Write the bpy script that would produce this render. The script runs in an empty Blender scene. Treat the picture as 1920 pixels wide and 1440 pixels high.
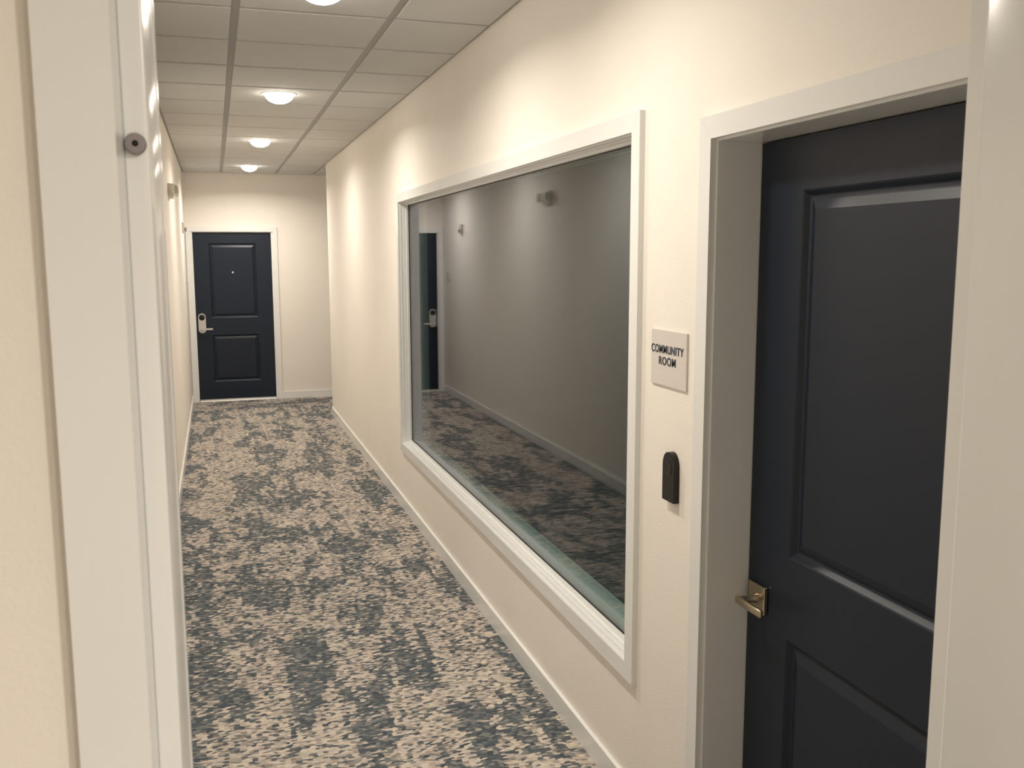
import bpy, bmesh, math, random
from mathutils import Vector, Matrix

S = bpy.context.scene
C = S.collection
random.seed(4)

# ------------------------------------------------------------------ camera
F_PX, YAW, PITCH, ROLL, CAM_H = 1752.57, 0.3060, 0.1354, -0.0027, 1.7599
cd = bpy.data.cameras.new('camera'); cam = bpy.data.objects.new('camera', cd); C.objects.link(cam)
cd.sensor_fit = 'HORIZONTAL'; cd.sensor_width = 36.0; cd.lens = F_PX / 1920 * 36.0
cd.clip_start = 0.02
cd.dof.use_dof = True; cd.dof.focus_distance = 4.5; cd.dof.aperture_fstop = 13.0
s_, c_ = math.sin(YAW), math.cos(YAW); sp, cp = math.sin(PITCH), math.cos(PITCH)
Rv = Vector((c_, -s_, 0)); Fv = Vector((s_*cp, c_*cp, -sp)); Uv = Vector((s_*sp, c_*sp, cp))
cr, sr = math.cos(ROLL), math.sin(ROLL)
xa = cr*Rv + sr*Uv; ya = -sr*Rv + cr*Uv; za = -Fv
m = Matrix((xa, ya, za)).transposed().to_4x4(); m.translation = (0, 0, CAM_H)
cam.matrix_world = m
S.camera = cam

# ------------------------------------------------------------------ world, exposure
w = bpy.data.worlds.new('world'); S.world = w; w.use_nodes = True
w.node_tree.nodes['Background'].inputs[0].default_value = (1.0, 0.9, 0.78, 1)
w.node_tree.nodes['Background'].inputs[1].default_value = 0.0
S.view_settings.view_transform = 'Standard'; S.view_settings.look = 'None'
S.view_settings.gamma = 1.0; S.view_settings.use_curve_mapping = False
S.view_settings.exposure = 0.1
S.cycles.max_bounces = 12; S.cycles.diffuse_bounces = 8; S.cycles.glossy_bounces = 6; S.cycles.transparent_max_bounces = 16
LIGHT = 20.0             # radiance of the sides of the round ceiling lights
BEAM, BEAM_NEAR, SPREAD = 16.8, 30.0, 163.0   # watts sent down by each light, degrees
LIGHT_COL = (1.0, 0.915, 0.80)

# ------------------------------------------------------------------ dimensions (metres)
XL, XR, ZC, YE, YR = -0.3166, 1.2112, 2.7634, 11.976, 10.568
WT = 0.18                # thickness of the right wall
NY0, NY1 = 0.838, 1.078  # near wall, front and back
HB = 0.0845              # baseboard height

# ------------------------------------------------------------------ helpers
def nodes(name):
    mt = bpy.data.materials.new(name); mt.use_nodes = True
    nt = mt.node_tree; return mt, nt, nt.nodes['Principled BSDF']
def N(nt, t, **kw):
    n = nt.nodes.new(t)
    for k, v in kw.items(): setattr(n, k, v)
    return n
def math_(nt, op, a, b=None, c=None):
    n = N(nt, 'ShaderNodeMath', operation=op)
    for i, v in enumerate((a, b, c)):
        if v is None: continue
        if isinstance(v, (int, float)): n.inputs[i].default_value = v
        else: nt.links.new(v, n.inputs[i])
    return n.outputs[0]
def paint(name, col, rough, bump=0.0, scale=300.0, spec=0.5, metal=0.0, var=0.03, dist=0.002):
    mt, nt, p = nodes(name)
    p.inputs['Roughness'].default_value = rough; p.inputs['Metallic'].default_value = metal
    p.inputs['Specular IOR Level'].default_value = spec
    tc = N(nt, 'ShaderNodeTexCoord')
    nz = N(nt, 'ShaderNodeTexNoise'); nz.inputs['Scale'].default_value = 3.0; nz.inputs['Detail'].default_value = 3
    nt.links.new(tc.outputs['Object'], nz.inputs['Vector'])
    rp = N(nt, 'ShaderNodeValToRGB')
    rp.color_ramp.elements[0].position = 0.3; rp.color_ramp.elements[1].position = 0.7
    rp.color_ramp.elements[0].color = tuple(c*(1-var) for c in col)+(1,)
    rp.color_ramp.elements[1].color = tuple(min(1, c*(1+var)) for c in col)+(1,)
    nt.links.new(nz.outputs['Fac'], rp.inputs[0]); nt.links.new(rp.outputs[0], p.inputs['Base Color'])
    if bump:
        n2 = N(nt, 'ShaderNodeTexNoise'); n2.inputs['Scale'].default_value = scale; n2.inputs['Detail'].default_value = 2
        nt.links.new(tc.outputs['Object'], n2.inputs['Vector'])
        b = N(nt, 'ShaderNodeBump'); b.inputs['Strength'].default_value = bump; b.inputs['Distance'].default_value = dist
        nt.links.new(n2.outputs['Fac'], b.inputs['Height']); nt.links.new(b.outputs[0], p.inputs['Normal'])
    return mt

M = {}
M['wall'] = paint('wall_paint', (0.855, 0.812, 0.752), 0.62, 0.35, 170.0, 0.25, var=0.012, dist=0.0015)
M['shade_wall'] = paint('room_wall_painted_shade', (0.06, 0.055, 0.06), 0.8, 0.2, 170.0, 0.2)  # near-black colour stands in for the gloom of the room behind the glass
M['shade_floor'] = paint('room_floor_painted_shade', (0.05, 0.05, 0.055), 0.8, 0.2, 170.0, 0.2)  # same painted-in darkness for that room's floor
M['trim'] = paint('trim_paint', (0.80, 0.81, 0.80), 0.20, 0.0, 40.0, 0.5, var=0.01, dist=0.001)
M['tile'] = paint('ceiling_tile', (0.61, 0.61, 0.59), 0.9, 0.5, 420.0, 0.1, var=0.02, dist=0.001)
M['tee'] = paint('ceiling_grid_paint', (0.36, 0.355, 0.34), 0.5, 0.0, 1, 0.3)
M['navy'] = paint('navy_door_paint', (0.0060, 0.0125, 0.0265), 0.40, 0.10, 260.0, 0.42, var=0.05, dist=0.0006)
M['nickel'] = paint('satin_nickel', (0.50, 0.43, 0.32), 0.28, 0.05, 500.0, 0.5, 1.0)
M['satin'] = paint('satin_silver', (0.62, 0.60, 0.57), 0.42, 0.05, 500.0, 0.5, 0.55)
M['alu'] = paint('aluminium', (0.72, 0.70, 0.66), 0.35, 0.05, 400.0, 0.5, 0.6)
M['black'] = paint('black_plastic', (0.007, 0.006, 0.006), 0.38, 0.05, 600.0, 0.4)
M['gloss_black'] = paint('gloss_black', (0.004, 0.004, 0.005), 0.15, 0, 1, 0.5)
M['sign'] = paint('sign_plastic', (0.66, 0.62, 0.58), 0.45, 0.1, 700.0, 0.4, var=0.01, dist=0.0004)
M['ink'] = paint('navy_lettering', (0.022, 0.036, 0.062), 0.45, 0, 1, 0.4)
M['rubber'] = paint('grey_rubber', (0.27, 0.25, 0.25), 0.6, 0.1, 500.0, 0.3)
M['white_plastic'] = paint('white_plastic', (0.72, 0.69, 0.63), 0.4, 0.05, 500.0, 0.4)
M['grey_plastic'] = paint('grey_plastic', (0.30, 0.28, 0.25), 0.35, 0.05, 500.0, 0.4)
M['vent'] = paint('beige_plate', (0.50, 0.46, 0.40), 0.5, 0.05, 500.0, 0.4)
M['seal'] = paint('dark_gasket', (0.02, 0.02, 0.02), 0.7, 0, 1, 0.2)

def emit(name, col, st):
    mt, nt, p = nodes(name)
    p.inputs['Base Color'].default_value = (0.8, 0.8, 0.8, 1)
    p.inputs['Emission Color'].default_value = col+(1,); p.inputs['Emission Strength'].default_value = st
    tc = N(nt, 'ShaderNodeTexCoord'); nz = N(nt, 'ShaderNodeTexNoise'); nz.inputs['Scale'].default_value = 2.0
    nt.links.new(tc.outputs['Object'], nz.inputs['Vector'])
    nt.links.new(math_(nt, 'MULTIPLY_ADD', nz.outputs['Fac'], 0.1, 0.3), p.inputs['Roughness'])
    return mt
M['lens'] = emit('lit_lens', LIGHT_COL, LIGHT)

def glass(name, tint):
    # clear sheet: Schlick mirror reflection over a tinted see-through body
    mt = bpy.data.materials.new(name); mt.use_nodes = True; nt = mt.node_tree
    nt.nodes.remove(nt.nodes['Principled BSDF'])
    out = nt.nodes['Material Output']
    g = N(nt, 'ShaderNodeNewGeometry')
    d = N(nt, 'ShaderNodeVectorMath', operation='DOT_PRODUCT')
    nt.links.new(g.outputs['Normal'], d.inputs[0]); nt.links.new(g.outputs['Incoming'], d.inputs[1])
    c = math_(nt, 'ABSOLUTE', d.outputs['Value'])
    q = math_(nt, 'POWER', math_(nt, 'SUBTRACT', 1.0, c), 5.0)
    f = math_(nt, 'MULTIPLY_ADD', q, 0.96, 0.04)
    tr = N(nt, 'ShaderNodeBsdfTransparent'); tr.inputs[0].default_value = tint+(1,)
    gl = N(nt, 'ShaderNodeBsdfGlossy'); gl.inputs['Roughness'].default_value = 0.0; gl.inputs[0].default_value = (0.70, 0.67, 0.74, 1)
    mx = N(nt, 'ShaderNodeMixShader')
    nt.links.new(f, mx.inputs[0]); nt.links.new(tr.outputs[0], mx.inputs[1]); nt.links.new(gl.outputs[0], mx.inputs[2])
    nt.links.new(mx.outputs[0], out.inputs[0])
    return mt
M['glass'] = glass('window_glass', (0.90, 0.955, 0.935))
M['clear'] = glass('clear_lens', (0.9, 0.9, 0.9))

def carpet():
    mt, nt, p = nodes('patterned_carpet')
    L = nt.links.new
    tc = N(nt, 'ShaderNodeTexCoord')
    sx = N(nt, 'ShaderNodeSeparateXYZ'); L(tc.outputs['Object'], sx.inputs[0])
    x0, y0 = sx.outputs[0], sx.outputs[1]
    # the cross corridor's carpet is laid a quarter turn round
    cross = math_(nt, 'GREATER_THAN', y0, 11.28)
    keep = math_(nt, 'SUBTRACT', 1.0, cross)
    x = math_(nt, 'ADD', math_(nt, 'MULTIPLY', x0, keep), math_(nt, 'MULTIPLY', y0, cross))
    y = math_(nt, 'ADD', math_(nt, 'MULTIPLY', y0, keep), math_(nt, 'MULTIPLY', x0, cross))
    # tufts: small cells a little wider than long
    cb = N(nt, 'ShaderNodeCombineXYZ')
    L(math_(nt, 'MULTIPLY', x, 50.0), cb.inputs[0]); L(math_(nt, 'MULTIPLY', y, 92.0), cb.inputs[1])
    vo = N(nt, 'ShaderNodeTexVoronoi', voronoi_dimensions='2D', feature='F1'); vo.inputs['Scale'].default_value = 1.0
    vo.inputs['Randomness'].default_value = 0.9
    L(cb.outputs[0], vo.inputs['Vector'])
    ps = N(nt, 'ShaderNodeSeparateXYZ'); L(vo.outputs['Position'], ps.inputs[0])
    tx, ty = math_(nt, 'DIVIDE', ps.outputs[0], 50.0), math_(nt, 'DIVIDE', ps.outputs[1], 92.0)   # tuft centre in metres
    cs = N(nt, 'ShaderNodeSeparateColor'); L(vo.outputs['Color'], cs.inputs[0])
    r1, r2, r3 = cs.outputs[0], cs.outputs[1], cs.outputs[2]
    def field(kx, ky, scale, detail, seed, rough=0.55):
        v = N(nt, 'ShaderNodeCombineXYZ')
        L(math_(nt, 'MULTIPLY', tx, kx), v.inputs[0]); L(math_(nt, 'MULTIPLY', ty, ky), v.inputs[1]); v.inputs[2].default_value = seed
        n = N(nt, 'ShaderNodeTexNoise'); n.inputs['Scale'].default_value = scale; n.inputs['Detail'].default_value = detail
        n.inputs['Roughness'].default_value = rough
        L(v.outputs[0], n.inputs['Vector']); return n.outputs['Fac']
    def blocks(kx, ky, seed):
        v = N(nt, 'ShaderNodeCombineXYZ')
        L(math_(nt, 'MULTIPLY_ADD', tx, kx, seed), v.inputs[0]); L(math_(nt, 'MULTIPLY_ADD', ty, ky, seed*1.7), v.inputs[1])
        n = N(nt, 'ShaderNodeTexVoronoi', voronoi_dimensions='2D', feature='F1', distance='CHEBYCHEV'); n.inputs['Scale'].default_value = 1.0
        n.inputs['Randomness'].default_value = 0.8
        L(v.outputs[0], n.inputs['Vector'])
        c = N(nt, 'ShaderNodeSeparateColor'); L(n.outputs['Color'], c.inputs[0]); return c.outputs[0], c.outputs[1]
    b1, b1g = blocks(6.5, 2.6, 3.3)
    b2, b2g = blocks(13.0, 4.6, 9.1)
    n1 = field(4.0, 1.8, 1.0, 4, 1.7, 0.6)
    n2 = field(24.0, 15.0, 1.0, 2, 7.7)
    n3 = field(15.0, 1.7, 1.0, 2, 4.1)
    def step(v, lo, hi):
        n = N(nt, 'ShaderNodeMapRange'); n.interpolation_type = 'SMOOTHSTEP'
        n.inputs['From Min'].default_value = lo; n.inputs['From Max'].default_value = hi
        L(v, n.inputs['Value']); return n.outputs['Result']
    def add(v, f, k): return math_(nt, 'ADD', v, math_(nt, 'MULTIPLY_ADD', f, k, -0.5*k))
    # slate patches with straight sides and ragged ends on sand
    pv = add(add(add(add(n1, b1, 0.26), b2, 0.24), n2, 0.22), n3, 0.60)
    patch = step(pv, 0.475, 0.555)
    # chance of each tuft being slate
    ch = math_(nt, 'MULTIPLY_ADD', patch, 0.62, 0.11)
    ch = math_(nt, 'ADD', ch, math_(nt, 'MULTIPLY', step(n2, 0.36, 0.66), 0.30))
    dark = step(math_(nt, 'SUBTRACT', ch, r1), -0.03, 0.03)
    def ramp(f, cols):
        rp = N(nt, 'ShaderNodeValToRGB'); e = rp.color_ramp.elements
        for i, (po, co) in enumerate(cols):
            k = e[i] if i < 2 else e.new(po)
            k.position = po; k.color = co+(1,)
        L(f, rp.inputs[0]); return rp.outputs[0]
    sand = ramp(r2, [(0.0, (0.20, 0.183, 0.167)), (0.30, (0.40, 0.355, 0.315)), (0.45, (0.49, 0.435, 0.385)), (1.0, (0.60, 0.535, 0.47))])
    slate = ramp(r2, [(0.0, (0.064, 0.078, 0.093)), (0.60, (0.120, 0.134, 0.142)), (1.0, (0.25, 0.245, 0.235))])
    mx = N(nt, 'ShaderNodeMix', data_type='RGBA')
    L(dark, mx.inputs['Factor']); L(sand, mx.inputs[6]); L(slate, mx.inputs[7])
    class rp: outputs = [mx.outputs[2]]
    # bluish and greenish drift, tuft by tuft lightness
    hs = N(nt, 'ShaderNodeHueSaturation')
    L(math_(nt, 'MULTIPLY_ADD', r3, 0.24, 0.88), hs.inputs['Value']); L(math_(nt, 'MULTIPLY_ADD', r3, 0.5, 0.8), hs.inputs['Saturation'])
    L(math_(nt, 'MULTIPLY_ADD', b2g, 0.024, 0.488), hs.inputs['Hue'])
    L(rp.outputs[0], hs.inputs['Color']); L(hs.outputs[0], p.inputs['Base Color'])
    p.inputs['Roughness'].default_value = 0.95; p.inputs['Specular IOR Level'].default_value = 0.1
    bp = N(nt, 'ShaderNodeBump'); bp.inputs['Strength'].default_value = 0.8; bp.inputs['Distance'].default_value = 0.006
    bp.invert = True
    L(vo.outputs['Distance'], bp.inputs['Height']); L(bp.outputs[0], p.inputs['Normal'])
    return mt
M['carpet'] = carpet()

def box(bm, x0, x1, y0, y1, z0, z1):
    r = bmesh.ops.create_cube(bm, size=1.0)
    vs = r['verts']
    for v in vs:
        v.co = Vector(((x0+x1)/2 + v.co.x*(x1-x0), (y0+y1)/2 + v.co.y*(y1-y0), (z0+z1)/2 + v.co.z*(z1-z0)))
    return vs
def bev(bm, w, seg=2):
    es = [e for e in bm.edges if len(e.link_faces) == 2 and e.calc_face_angle(0) > 0.5]
    bmesh.ops.bevel(bm, geom=es, offset=w, segments=seg, profile=0.5, affect='EDGES', clamp_overlap=True)
def prism(bm, poly, axis, a, b):
    """extrude a closed 2D polygon along an axis from a to b; poly in the two remaining axes, in order"""
    def pt(p, t):
        return {'x': (t, p[0], p[1]), 'y': (p[0], t, p[1]), 'z': (p[0], p[1], t)}[axis]
    va = [bm.verts.new(pt(p, a)) for p in poly]; vb = [bm.verts.new(pt(p, b)) for p in poly]
    n = len(poly)
    bm.faces.new(va); bm.faces.new(vb[::-1])
    for i in range(n): bm.faces.new((va[i], vb[i], vb[(i+1) % n], va[(i+1) % n]))
    return va+vb
def lathe(bm, prof, seg=40, mat=None):
    """revolve (r, z) profile round local z"""
    rings = []
    for r, z in prof:
        if r < 1e-6: rings.append([bm.verts.new((0, 0, z))])
        else: rings.append([bm.verts.new((r*math.cos(2*math.pi*i/seg), r*math.sin(2*math.pi*i/seg), z)) for i in range(seg)])
    nv = [v for r in rings for v in r]
    for a, b in zip(rings, rings[1:]):
        for i in range(seg):
            j = (i+1) % seg
            if len(a) == 1 and len(b) == 1: continue
            if len(a) == 1: bm.faces.new((a[0], b[i], b[j]))
            elif len(b) == 1: bm.faces.new((a[i], b[0], a[j]))
            else: bm.faces.new((a[i], b[i], b[j], a[j]))
    if mat is not None: bmesh.ops.transform(bm, matrix=mat, verts=nv)
    return nv
def obj(name, bm, mat, parent=None, smooth=False, matrix=None):
    bmesh.ops.recalc_face_normals(bm, faces=bm.faces[:])
    me = bpy.data.meshes.new(name); bm.to_mesh(me); bm.free()
    if smooth:
        for p in me.polygons: p.use_smooth = True
        me.set_sharp_from_angle(angle=0.6)
    me.materials.append(mat)
    o = bpy.data.objects.new(name, me); C.objects.link(o)
    if parent is not None: o.parent = parent
    if matrix is not None: o.matrix_local = matrix
    return o
def B(): return bmesh.new()
def empty(name, loc=(0, 0, 0), mat=None):
    o = bpy.data.objects.new(name, None); C.objects.link(o)
    if mat is not None: o.matrix_world = mat
    else: o.location = loc
    o.empty_display_size = 0.1
    return o
def tag(o, label, cat, group=None):
    o['label'] = label; o['category'] = cat
    if group: o['group'] = group
    return o
def struct(o, label=None, cat=None):
    o['kind'] = 'structure'
    if label: o['label'] = label
    if cat: o['category'] = cat
    return o
def frame(origin, ex, ey, ez):
    mm = Matrix((Vector(ex), Vector(ey), Vector(ez))).transposed().to_4x4(); mm.translation = origin
    return mm

# ------------------------------------------------------------------ setting: floors, walls, ceiling
H = ZC + 0.15
b = B(); box(b, XL-0.15, XR+WT, NY0-0.01, YE+0.2, -0.1, 0); box(b, XR+WT, 4.2, YR-0.0, YE+0.2, -0.1, 0)
struct(obj('floor', b, M['carpet']), 'beige and slate mottled corridor carpet running to the far navy door', 'floor')
b = B(); box(b, -1.5, 2.2, -3.2, NY0-0.01, -0.1, 0)
struct(obj('floor_near', b, M['carpet']), 'carpet of the space the picture is taken from', 'floor')

# right wall with its door and window openings
DY0, DY1, DZ = 1.190, 2.137, 2.058     # community room door rough opening
WY0, WY1, WZ0, WZ1 = 2.590, 6.326, 0.472, 2.131   # window rough opening
b = B()
xa_, xb_ = XR, XR+WT
box(b, xa_, xb_, NY1, DY0, 0, H)
box(b, xa_, xb_, DY0, DY1, DZ, H)
box(b, xa_, xb_, DY1, WY0, 0, H)
box(b, xa_, xb_, WY0, WY1, 0, WZ0)
box(b, xa_, xb_, WY0, WY1, WZ1, H)
box(b, xa_, xb_, WY1, YR, 0, H)
struct(obj('wall_right', b, M['wall']), 'cream right corridor wall around the big window and community room door', 'wall')
b = B(); box(b, XL-0.15, XL, NY1, YE+0.15, 0, H)
struct(obj('wall_left', b, M['wall']), 'cream left corridor wall carrying the two small fixtures', 'wall')
EX0, EX1, EZ = -0.2515, 0.6969, 2.068     # end door rough opening
b = B()
box(b, XL, EX0, YE, YE+0.15, 0, H); box(b, EX0, EX1, YE, YE+0.15, EZ, H); box(b, EX1, 4.2, YE, YE+0.15, 0, H)
struct(obj('wall_end', b, M['wall']), 'cream end wall around the far navy door', 'wall')
b = B(); box(b, XR+WT, 4.2, YR-0.15, YR, 0, H)
struct(obj('wall_cross', b, M['wall']), 'near wall of the side corridor turning right at the end', 'wall')
b = B(); box(b, 4.2, 4.35, YR-0.15, YE+0.15, 0, H)
struct(obj('wall_cross_end', b, M['wall']), 'end of the side corridor', 'wall')

# near wall with the doorway the picture is taken through
JX0, JX1, JZ = -0.0701, 1.0394, 2.36      # jamb faces of the doorway
b = B()
box(b, -1.5, JX0-0.012, NY0, NY1, 0, H); box(b, JX1+0.012, 2.2, NY0, NY1, 0, H); box(b, JX0-0.012, JX1+0.012, NY0, NY1, JZ+0.012, H)
struct(obj('wall_near', b, M['wall']), 'cream textured wall around the open doorway at the left edge', 'wall')
b = B(); box(b, -1.65, -1.5, -3.2, NY1, 0, H); box(b, 2.2, 2.35, -3.2, NY1, 0, H); box(b, -1.65, 2.35, -3.35, -3.2, 0, H)
struct(obj('wall_back', b, M['wall']), 'walls behind the camera', 'wall')

# unlit community room behind the glass, its darkness put into the surface colours
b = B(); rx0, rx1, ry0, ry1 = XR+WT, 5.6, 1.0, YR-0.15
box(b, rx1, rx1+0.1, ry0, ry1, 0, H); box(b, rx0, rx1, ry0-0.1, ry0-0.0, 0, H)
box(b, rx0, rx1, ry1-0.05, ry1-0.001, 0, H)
struct(obj('wall_community', b, M['shade_wall']), 'darkened walls of the unlit community room behind the glass', 'wall')
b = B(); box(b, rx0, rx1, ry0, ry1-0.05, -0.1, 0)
struct(obj('floor_community', b, M['shade_floor']), 'darkened floor of the unlit community room', 'floor')
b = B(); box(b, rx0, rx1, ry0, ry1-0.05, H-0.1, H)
struct(obj('ceiling_community', b, M['shade_wall']), 'darkened ceiling of the unlit community room', 'ceiling')

# dropped ceiling: tegular tiles hanging a little below a recessed grid
GX = (0.128, 0.766); PY, OY = 0.605, 4.115; GAP = 0.017; DROP = 0.009
def tile_rows(y0, y1):
    ys = [y0]; k = math.ceil((y0-OY)/PY + 0.05)
    while OY+k*PY < y1-0.05: ys.append(OY+k*PY); k += 1
    ys.append(y1); return ys
def ceiling_tiles(xs, ys, hole=None):
    bm = B()
    for i in range(len(xs)-1):
        for j in range(len(ys)-1):
            xA, xB = xs[i]+(GAP if i else 0.014), xs[i+1]-(GAP if i < len(xs)-2 else 0.014)
            yA, yB = ys[j]+(GAP if j else 0.014), ys[j+1]-(GAP if j < len(ys)-2 else 0.014)
            if xB-xA < 0.05 or yB-yA < 0.05: continue
            c = 0.004
            lo = [bm.verts.new(q) for q in ((xA+c, yA+c, ZC), (xB-c, yA+c, ZC), (xB-c, yB-c, ZC), (xA+c, yB-c, ZC))]
            hi = [bm.verts.new(q) for q in ((xA, yA, ZC+c), (xB, yA, ZC+c), (xB, yB, ZC+c), (xA, yB, ZC+c))]
            tp = [bm.verts.new(q) for q in ((xA, yA, ZC+0.02), (xB, yA, ZC+0.02), (xB, yB, ZC+0.02), (xA, yB, ZC+0.02))]
            bm.faces.new(lo)
            for k in range(4):
                l = (k+1) % 4
                bm.faces.new((lo[k], lo[l], hi[l], hi[k])); bm.faces.new((hi[k], hi[l], tp[l], tp[k]))
            bm.faces.new(tp[::-1])
    return bm
b = ceiling_tiles((XL, GX[0], GX[1], XR), tile_rows(NY1, YE))
t2 = ceiling_tiles((XR, 1.55, 2.16, 2.77, 3.38, 4.2), (YR, YR+0.4, YR+1.0, YE))
me_ = bpy.data.meshes.new('tmp'); t2.to_mesh(me_); t2.free(); b.from_mesh(me_)
t3 = ceiling_tiles((-1.5, -0.9, -0.29, 0.32, 0.93, 1.54, 2.2), (-3.2, -2.6, -2.0, -1.4, -0.8, -0.2, 0.4, NY0))
me_ = bpy.data.meshes.new('tmp'); t3.to_mesh(me_); t3.free(); b.from_mesh(me_)
struct(obj('ceiling', b, M['tile']), 'off white dropped ceiling of square tiles', 'ceiling')
b = B()
box(b, XL-0.1, XR+0.1, NY0, YE+0.1, ZC+DROP, ZC+DROP+0.03); box(b, XR+0.1, 4.3, YR-0.1, YE+0.1, ZC+DROP, ZC+DROP+0.03)
box(b, -1.6, 2.3, -3.3, NY0, ZC+DROP, ZC+DROP+0.03)
struct(obj('ceiling_grid', b, M['tee']), 'recessed grid between the ceiling tiles', 'ceiling')

# baseboards
def baseboard(name, label, poly_xy, z1=HB):
    bm = B(); prism(bm, poly_xy, 'z', 0.0, z1-0.0)
    bev(bm, 0.0025, 2)
    return struct(obj(name, bm, M['trim']), label, 'baseboard')
t = 0.014
baseboard('baseboard_right', 'white baseboard under the big window', [(XR-t, 2.185), (XR, 2.185), (XR, YR), (XR-t, YR)])
baseboard('baseboard_left', 'white baseboard along the left wall', [(XL, NY1+0.02), (XL+t, NY1+0.02), (XL+t, YE-0.014), (XL, YE-0.014)])
baseboard('baseboard_end', 'white baseboard right of the far door', [(0.742, YE-t), (4.2, YE-t), (4.2, YE), (0.742, YE)])
baseboard('baseboard_near', 'white baseboard left of the doorway', [(-1.5, NY0-t), (-0.132, NY0-t), (-0.132, NY0), (-1.5, NY0)])

# ------------------------------------------------------------------ casings, frames
CW, CT = 0.0565, 0.018      # casing width and thickness
def casing_set(parent, a0, a1, z0, z1, mat4, sill=False, foot=0.0):
    """mitred flat boards round an opening a0..a1 by z0..z1, in a local frame: x along wall, y out of the wall towards the room (negative), z up"""
    def board(poly):
        bm = B(); prism(bm, poly, 'y', -CT, 0.0); bev(bm, 0.0014, 2)
        return obj('casing', bm, M['trim'], parent, matrix=mat4)
    g = 0.0003
    zb = z0-CW if sill else foot
    if sill: lpoly = [(a0-CW, z0-CW+g), (a0, z0+g), (a0, z1-g), (a0-CW, z1+CW-g)]
    else: lpoly = [(a0-CW, foot), (a0, foot), (a0, z1-g), (a0-CW, z1+CW-g)]
    board(lpoly); board([(2*((a0+a1)/2)-p[0], p[1]) for p in lpoly][::-1])
    board([(a0-CW+g, z1+CW), (a0+g, z1), (a1-g, z1), (a1+CW-g, z1+CW)])
    if sill: board([(a0-CW+g, z0-CW), (a1+CW-g, z0-CW), (a1-g, z0), (a0+g, z0)])
I4 = Matrix.Identity(4)

# frames of reference: RW = right wall (x to the viewer's right = -Y, y into the wall = +X)
def RW(y, x, z=0.0): return frame((x, y, z), (0, -1, 0), (1, 0, 0), (0, 0, 1))
def EW(x, y, z=0.0): return frame((x, y, z), (1, 0, 0), (0, 1, 0), (0, 0, 1))
def LW(y, x, z=0.0): return frame((x, y, z), (0, 1, 0), (-1, 0, 0), (0, 0, 1))   # left wall, y into the wall = -X

# ------------------------------------------------------------------ panelled door slab
DW, DH, DT = 0.908, 2.03, 0.045
PANELS = ((0.178, 0.730, 0.215, 0.792), (0.178, 0.730, 1.003, 1.905))
def slab_bm():
    bm = B()
    def quad(*ps): bm.faces.new([bm.verts.new(p) for p in ps])
    def rect(x0, x1, z0, z1, y=0.0): quad((x0, y, z0), (x1, y, z0), (x1, y, z1), (x0, y, z1))
    px0, px1 = PANELS[0][0], PANELS[0][1]
    rect(0, px0, 0, DH); rect(px1, DW, 0, DH)
    rect(px0, px1, 0, PANELS[0][2]); rect(px0, px1, PANELS[0][3], PANELS[1][2]); rect(px0, px1, PANELS[1][3], DH)
    prof = [(0, 0), (0.004, 0.0022), (0.010, 0.0085), (0.014, 0.0130), (0.017, 0.0140), (0.022, 0.0140), (0.026, 0.0118), (0.045, 0.0045), (0.048, 0.0035)]
    for (x0, x1, z0, z1) in PANELS:
        prev = None
        for ins, dep in prof:
            ring = [(x0+ins, dep, z0+ins), (x1-ins, dep, z0+ins), (x1-ins, dep, z1-ins), (x0+ins, dep, z1-ins)]
            if prev:
                for k in range(4):
                    l = (k+1) % 4; quad(prev[k], prev[l], ring[l], ring[k])
            prev = ring
        quad(*prev)
    # edges and back
    quad((0, 0, 0), (0, DT, 0), (DW, DT, 0), (DW, 0, 0)); quad((0, 0, DH), (DW, 0, DH), (DW, DT, DH), (0, DT, DH))
    quad((0, 0, 0), (0, 0, DH), (0, DT, DH), (0, DT, 0)); quad((DW, 0, 0), (DW, DT, 0), (DW, DT, DH), (DW, 0, DH))
    quad((0, DT, 0), (0, DT, DH), (DW, DT, DH), (DW, DT, 0))
    bmesh.ops.remove_doubles(bm, verts=bm.verts[:], dist=1e-5)
    return bm

# ------------------------------------------------------------------ door_1: community room
DX = 1.335                                     # door face
yL = 2.117                                     # latch edge
d1 = empty('door_1', mat=RW(yL, DX, 0.0))
struct(d1, 'navy panelled door set deep beside the community room sign', 'door')
obj('door_slab', slab_bm(), M['navy'], d1, smooth=False, matrix=Matrix.Translation((0, 0, 0.010)))
# jamb: two legs and a head, running from the wall face to behind the slab, with a stop behind
def jamb(parent, lx0, lx1, ztop, y0, y1, th, ystop, mat=M['trim'], stop=True):
    for (xA, xB) in ((lx0-th, lx0), (lx1, lx1+th)):
        bm = B(); box(bm, xA, xB, y0, y1, 0, ztop+th); bev(bm, 0.0012, 2); obj('jamb', bm, mat, parent)
    bm = B(); box(bm, lx0, lx1, y0, y1, ztop, ztop+th); bev(bm, 0.0012, 2); obj('jamb', bm, mat, parent)
    if stop:
        bm = B(); box(bm, lx0+0.0, lx1-0.0, ystop, y1, ztop-0.014, ztop)
        box(bm, lx0, lx0+0.014, ystop, y1, 0, ztop-0.014); box(bm, lx1-0.014, lx1, ystop, y1, 0, ztop-0.014)
        obj('stop', bm, mat, parent)
jamb(d1, -0.004, DW+0.004, 2.044, XR-DX-0.001, XR+WT-DX, 0.016, DT+0.002, stop=False)
casing_set(d1, -0.011, DW+0.011, 0, 2.050, Matrix.Translation((0, XR-DX, 0)))
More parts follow.
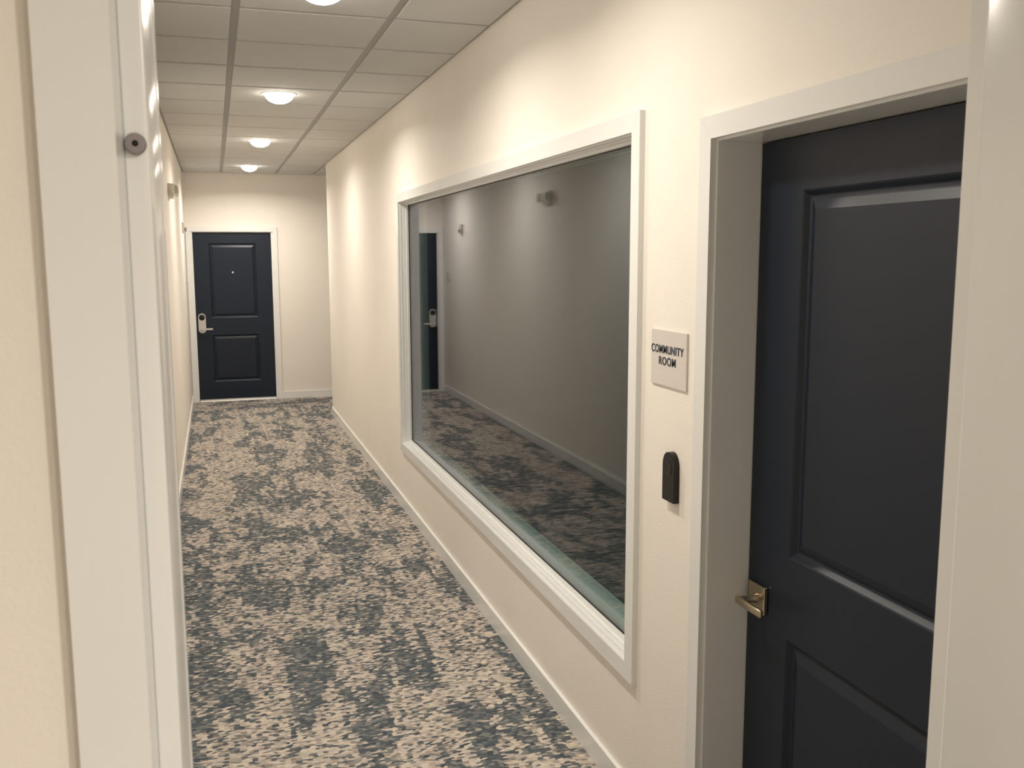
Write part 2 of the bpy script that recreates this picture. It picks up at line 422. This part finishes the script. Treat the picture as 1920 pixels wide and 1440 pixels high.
# lever: rosette > neck, lever
rx, rz = 0.057, 0.868
b = B(); box(b, rx-0.037, rx+0.037, -0.013, 0.0, rz-0.038, rz+0.038); bev(b, 0.003, 2)
ros = obj('lever_rosette', b, M['nickel'], d1); ros['label'] = 'square satin nickel plate and lever'
b = B(); lathe(b, [(0.0, 0.0), (0.014, 0.0), (0.014, 0.006), (0.0105, 0.012), (0.0105, 0.05), (0.0, 0.05)], 28)
obj('neck', b, M['nickel'], ros, True, frame((rx, -0.012, rz), (1, 0, 0), (0, 0, 1), (0, -1, 0)))
b = B(); box(b, rx-0.012, rx+0.108, -0.069, -0.058, rz-0.0105, rz+0.0105); bev(b, 0.004, 3)
obj('lever', b, M['nickel'], ros, True)

# ------------------------------------------------------------------ door_2: at the end of the corridor
d2 = empty('door_2', mat=EW(-0.2315, YE+0.028, 0.0))
struct(d2, 'far navy two panel door at the end of the corridor', 'door')
obj('door_slab', slab_bm(), M['navy'], d2, matrix=Matrix.Translation((0, 0, 0.026)))
jamb(d2, -0.004, DW+0.004, 2.061, -0.029, 0.12, 0.016, DT+0.002)
casing_set(d2, -0.022, DW+0.022, 0, 2.070, Matrix.Translation((0, -0.028, 0)))
b = B(); prism(b, [(-0.040, 0.0), (-0.036, 0.012), (-0.012, 0.024), (0.06, 0.024), (0.06, 0.0)], 'x', 0.0, DW)
obj('threshold', b, M['alu'], d2)['label'] = 'bright metal threshold under the far door'
# lock: escutcheon > reader, lever
def capsule(bm, w, z0, z1, y0, y1, seg=16):
    r = w/2; poly = []
    for i in range(seg+1):
        a = math.pi*i/seg; poly.append((r*math.cos(a), z1-r+r*math.sin(a)))
    for i in range(seg+1):
        a = math.pi+math.pi*i/seg; poly.append((r*math.cos(a), z0+r+r*math.sin(a)))
    prism(bm, poly, 'y', y0, y1)
lx = 0.064
b = B(); capsule(b, 0.088, 0.845, 1.085, -0.024, 0.0); bev(b, 0.004, 2)
lock = obj('lock_escutcheon', b, M['satin'], d2, False, Matrix.Translation((lx, 0, 0))); lock['label'] = 'rounded silver lock with black reader'
b = B(); lathe(b, [(0, 0), (0.035, 0), (0.035, 0.003), (0.032, 0.0045), (0, 0.0045)], 36)
obj('reader', b, M['gloss_black'], lock, True, frame((0, -0.024, 1.036), (1, 0, 0), (0, 0, 1), (0, -1, 0)))
b = B(); lathe(b, [(0, 0), (0.012, 0), (0.012, 0.04), (0, 0.04)], 24)
bmesh.ops.transform(b, matrix=frame((0, -0.024, 0.895), (1, 0, 0), (0, 0, 1), (0, -1, 0)), verts=b.verts[:])
box(b, -0.011, 0.122, -0.070, -0.056, 0.885, 0.906)
obj('lever', b, M['satin'], lock)
b = B(); lathe(b, [(0, 0), (0.011, 0), (0.011, 0.003), (0.007, 0.005), (0, 0.003)], 24)
obj('peephole', b, M['satin'], d2, True, frame((0.447, 0.0035, 1.578), (1, 0, 0), (0, 0, 1), (0, -1, 0)))
# ------------------------------------------------------------------ window_1
w1 = empty('window_1', mat=RW(6.318, XR, 0.0))     # local x 0 .. 3.737 towards the camera
struct(w1, 'large white framed interior window mirroring the corridor', 'window')
OW = 6.318-2.598; z0w, z1w = 0.480, 2.123
casing_set(w1, 0.0, OW, z0w, z1w, I4, sill=True)
def ring_frame(name, ins0, ins1, y0, y1, mat=M['trim'], bv=0.001):
    """rectangular ring whose inner edge is inset ins1 and outer edge inset ins0 from the casing opening"""
    A0, A1, Z0, Z1 = ins0, OW-ins0, z0w+ins0, z1w-ins0
    a0, a1, q0, q1 = ins1, OW-ins1, z0w+ins1, z1w-ins1
    bm = B()
    box(bm, A0, a0, y0, y1, Z0, Z1); box(bm, a1, A1, y0, y1, Z0, Z1)
    box(bm, a0, a1, y0, y1, Z0, q0); box(bm, a0, a1, y0, y1, q1, Z1)
    return obj(name, bm, mat, w1)
ring_frame('jamb_liner', -0.008, 0.0045, -0.002, 0.018)
ring_frame('jamb_liner', -0.008, 0.009, 0.018, 0.036)
ring_frame('glazing_stop', -0.008, 0.019, 0.036, 0.050)
ring_frame('jamb_liner', -0.008, 0.006, 0.0732, WT)
ring_frame('glazing_stop', -0.008, 0.019, 0.0732, 0.085)
ring_frame('gasket', 0.006, 0.0205, 0.050, 0.0530, M['seal'])
ring_frame('spacer', 0.012, 0.022, 0.0588, 0.0668, M['alu'])
for ya_, yb_ in ((0.0531, 0.0586), (0.0670, 0.0725)):
    bm = B(); box(bm, 0.008, OW-0.008, ya_, yb_, z0w+0.008, z1w-0.008)
    o = obj('glass_pane', bm, M['glass'], w1)

# ------------------------------------------------------------------ trim_1: frame of the open doorway in front of the camera
t1 = empty('trim_1', (0, 0, 0))
struct(t1, 'white frame of the open doorway, cut by the picture edges', 'door frame')
casing_set(t1, JX0, JX1, 0, JZ, frame((0, NY0, 0), (1, 0, 0), (0, 1, 0), (0, 0, 1)))
SX0, SX1 = -0.0497, 1.0190
YS = 0.895; YB = 1.0745
for (xA, xB) in ((JX0-0.012, JX0), (JX1, JX1+0.012)):
    bm = B(); box(bm, xA, xB, NY0-0.001, YB, 0, JZ+0.012); obj('jamb', bm, M['trim'], t1)
bm = B(); box(bm, JX0, JX1, NY0-0.001, YB, JZ, JZ+0.012); obj('jamb', bm, M['trim'], t1)
for (xA, xB) in ((JX0, SX0), (SX1, JX1)):
    bm = B(); box(bm, xA, xB, YS, YB, 0, JZ); bev(bm, 0.002, 3); obj('stop', bm, M['trim'], t1, True)
bm = B(); box(bm, SX0, SX1, YS, YB, JZ-0.02, JZ); bev(bm, 0.003, 3); obj('stop', bm, M['trim'], t1, True)
# casing on the corridor side, flush with the stops
for (xA, xB) in ((SX0-0.075, SX0+0.0009), (SX1-0.0009, SX1+0.075)):
    bm = B(); box(bm, xA, xB, YB-0.0045, 1.100, 0, JZ+0.055); bev(bm, 0.0012, 2); obj('casing', bm, M['trim'], t1)
bm = B(); box(bm, SX0, SX1, YB, 1.100, JZ-0.02, JZ+0.055); bev(bm, 0.002, 2); obj('casing', bm, M['trim'], t1)

# ------------------------------------------------------------------ round bumper on the doorway's stop
bp_ = empty('door_bumper', mat=frame((-0.0605, YS, 1.8578), (1, 0, 0), (0, 0, 1), (0, -1, 0)))
tag(bp_, 'small round grey rubber bumper on the white doorway frame', 'bumper')
b = B(); lathe(b, [(0, 0.0), (0.0092, 0.0), (0.0092, 0.005), (0.0084, 0.0075), (0.0064, 0.0082), (0.0028, 0.0080), (0.0026, 0.003), (0, 0.003)], 40)
obj('pad', b, M['rubber'], bp_, True)
b = B(); lathe(b, [(0, 0.0031), (0.0024, 0.0031), (0.0024, 0.0050), (0.0016, 0.0062), (0, 0.0064)], 24)
obj('screw', b, M['black'], bp_, True)

# ------------------------------------------------------------------ ceiling lights
def lamp_bm(): 
    b = B(); lathe(b, [(0, 0.0), (0.108, 0.0), (0.108, -0.0015), (0.106, -0.0035), (0.100, -0.0042), (0.089, -0.0040), (0.087, -0.0030), (0, -0.0030)], 56); return b
def lens_bm():
    b = B(); prof = [(0, -0.002), (0.0858, -0.002)]
    for i in range(9):
        a = i/8*math.pi/2; prof.append((0.0858*math.cos(a) if i < 8 else 0.0, -0.006-0.054*math.sin(a)))
    lathe(b, prof, 56); return b
L0 = empty('ceiling_light', (0.430, 3.72, ZC))
r0 = obj('trim_ring', lamp_bm(), M['white_plastic'], L0, True); l0 = obj('lens', lens_bm(), M['lens'], L0, True)
lights = [(0.430, 3.72, 'lit round ceiling light nearest the camera, cut by the top edge'),
          (0.430, 6.14, 'second lit round ceiling light from the front, whole and largest'),
          (0.426, 8.56, 'third lit round ceiling light from the front'),
          (0.420, 10.98, 'farthest and smallest lit round ceiling light, before the end wall'),
          (0.400, 2.46, 'lit round ceiling light over the near end of the window, above the picture'),
          (0.88, -0.75, 'lit round ceiling light right behind the camera'),
          (0.88, -1.95, 'lit round ceiling light farthest behind the camera')]
for i, (x, y, lab) in enumerate(lights):
    if i == 0: o = L0
    else:
        o = L0.copy(); C.objects.link(o)
        for ch in (r0, l0):
            k = ch.copy(); k.parent = o; C.objects.link(k)
    o.location = (x, y, ZC)
    ld = bpy.data.lights.new('beam', 'AREA'); ld.shape = 'DISK'; ld.size = 0.15; ld.color = LIGHT_COL
    ld.energy = BEAM_NEAR if y < 0 else BEAM*{2.46: 0.78, 3.72: 0.88, 8.56: 0.95, 10.98: 1.40}.get(y, 1.0); ld.spread = math.radians(SPREAD)
    lo = bpy.data.objects.new('beam', ld); C.objects.link(lo); lo.parent = o; lo.location = (0, 0, -0.0625)
    tag(o, lab, 'light', 'round ceiling lights')

# ------------------------------------------------------------------ sign beside the door
sg = empty('room_sign', mat=RW(2.358, XR, 1.474))
tag(sg, 'pale room sign reading COMMUNITY ROOM beside the near door', 'sign')
b = B(); box(b, -0.107, 0.107, -0.006, 0.0, -0.079, 0.079); bev(b, 0.0008, 2)
obj('plate', b, M['sign'], sg)
def lettering(txt, width, xc, z, height, parent):
    cu = bpy.data.curves.new('lettering', 'FONT'); cu.body = txt; cu.align_x = 'CENTER'; cu.size = 0.03; cu.extrude = 0.0007; cu.offset = 0.0003
    cu.space_character = 1.10
    ob = bpy.data.objects.new('lettering_tmp', cu); C.objects.link(ob)
    dg = bpy.context.evaluated_depsgraph_get(); me = bpy.data.meshes.new_from_object(ob.evaluated_get(dg))
    bpy.data.objects.remove(ob)
    xs = [v.co.x for v in me.vertices]; ys = [v.co.y for v in me.vertices]
    kx, ky = width/(max(xs)-min(xs)), height/(max(ys)-min(ys)); cx = (max(xs)+min(xs))/2; y_ = min(ys)
    for v in me.vertices: v.co = Vector(((v.co.x-cx)*kx, (v.co.y-y_)*ky, v.co.z))
    me.materials.clear(); me.materials.append(M['ink'])
    me.name = 'lettering'
    o = bpy.data.objects.new('lettering', me); C.objects.link(o); o.parent = parent
    o.matrix_local = frame((xc, -0.0067, z), (1, 0, 0), (0, 0, 1), (0, -1, 0))
    o['label'] = 'dark navy raised word ' + txt
    return o
lettering('COMMUNITY', 0.195, -0.0065, 0.0130, 0.0235, sg)
lettering('ROOM', 0.101, -0.0045, -0.0200, 0.0235, sg)

# ------------------------------------------------------------------ doorbell
db = empty('doorbell', mat=RW(2.322, XR, 1.074))
tag(db, 'black arch topped doorbell button on the wall under the sign', 'doorbell')
b = B(); w2, hh = 0.0345, 0.141
poly = [(-w2, 0.0)]+[(-w2*math.cos(a), hh-w2*1.15+w2*1.15*math.sin(a)) for a in [math.pi*i/24 for i in range(25)]]+[(w2, 0.0)]
prism(b, poly, 'y', -0.0175, 0.0); bev(b, 0.0022, 2)
obj('housing', b, M['black'], db)
b = B(); lathe(b, [(0, 0), (0.021, 0), (0.021, 0.0008), (0.0195, 0.0012), (0.0188, 0.0006), (0, 0.0004)], 40)
obj('button', b, M['black'], db, True, frame((0, -0.0176, 0.096), (1, 0, 0), (0, 0, 1), (0, -1, 0)))

# ------------------------------------------------------------------ twin-head emergency light on the left wall
em = empty('emergency_light', mat=LW(7.92, XL, 2.275))
tag(em, 'twin headed white emergency light high on the left wall', 'emergency light')
b = B(); prism(b, [(0.0, 0.056), (-0.040, 0.054), (-0.050, 0.044), (-0.050, -0.022), (-0.034, -0.054), (0.0, -0.056)], 'x', -0.085, 0.085); bev(b, 0.003, 2)
hs = obj('housing', b, M['white_plastic'], em)
for sx in (-1, 1):
    b = B(); lathe(b, [(0, 0), (0.020, 0), (0.030, 0.008), (0.040, 0.022), (0.040, 0.034), (0.0365, 0.034), (0.030, 0.022), (0, 0.016)], 32)
    hd = obj('lamp_head', b, M['white_plastic'], em, True, Matrix.Translation((sx*0.125, -0.030, 0.004)) @ Matrix.Rotation(sx*0.35, 4, 'Z') @ frame((0, 0, 0), (1, 0, 0), (0, 0, 1), (0, -1, 0)))
    b = B(); lathe(b, [(0, 0.040), (0.020, 0.038), (0.0362, 0.0335), (0.0362, 0.0325), (0, 0.0325)], 32)
    obj('clear_lens', b, M['clear'], hd, True)
    b = B(); lathe(b, [(0, 0.018), (0.008, 0.020), (0.010, 0.024), (0.007, 0.029), (0, 0.031)], 20)
    obj('bulb', b, M['satin'], hd, True)

# ------------------------------------------------------------------ fire alarm strobe near the far corner
fs = empty('alarm_strobe', mat=LW(10.98, XL, 2.085))
tag(fs, 'small pale alarm strobe on the left wall near the end corner', 'alarm')
b = B(); box(b, -0.048, 0.048, -0.022, 0, -0.060, 0.060); bev(b, 0.005, 2); obj('base', b, M['vent'], fs)
b = B(); box(b, -0.022, 0.022, -0.050, -0.022, -0.042, 0.002); bev(b, 0.008, 3); obj('strobe_lens', b, M['grey_plastic'], fs)
b = B()
for k in range(4): box(b, -0.030, 0.030, -0.0235, -0.022, 0.014+k*0.010, 0.019+k*0.010)
obj('sounder_grille', b, M['grey_plastic'], fs)

# ------------------------------------------------------------------ small plate beside the far door
pl = empty('number_plate', mat=LW(11.70, XL, 1.512))
tag(pl, 'small beige plate on the left wall beside the far door', 'plate')
b = B(); box(b, -0.05, 0.05, -0.012, 0, -0.045, 0.045); bev(b, 0.002, 2); obj('plate', b, M['vent'], pl)
b = B(); box(b, -0.034, 0.034, -0.0135, -0.012, -0.028, 0.028); obj('insert', b, M['sign'], pl)
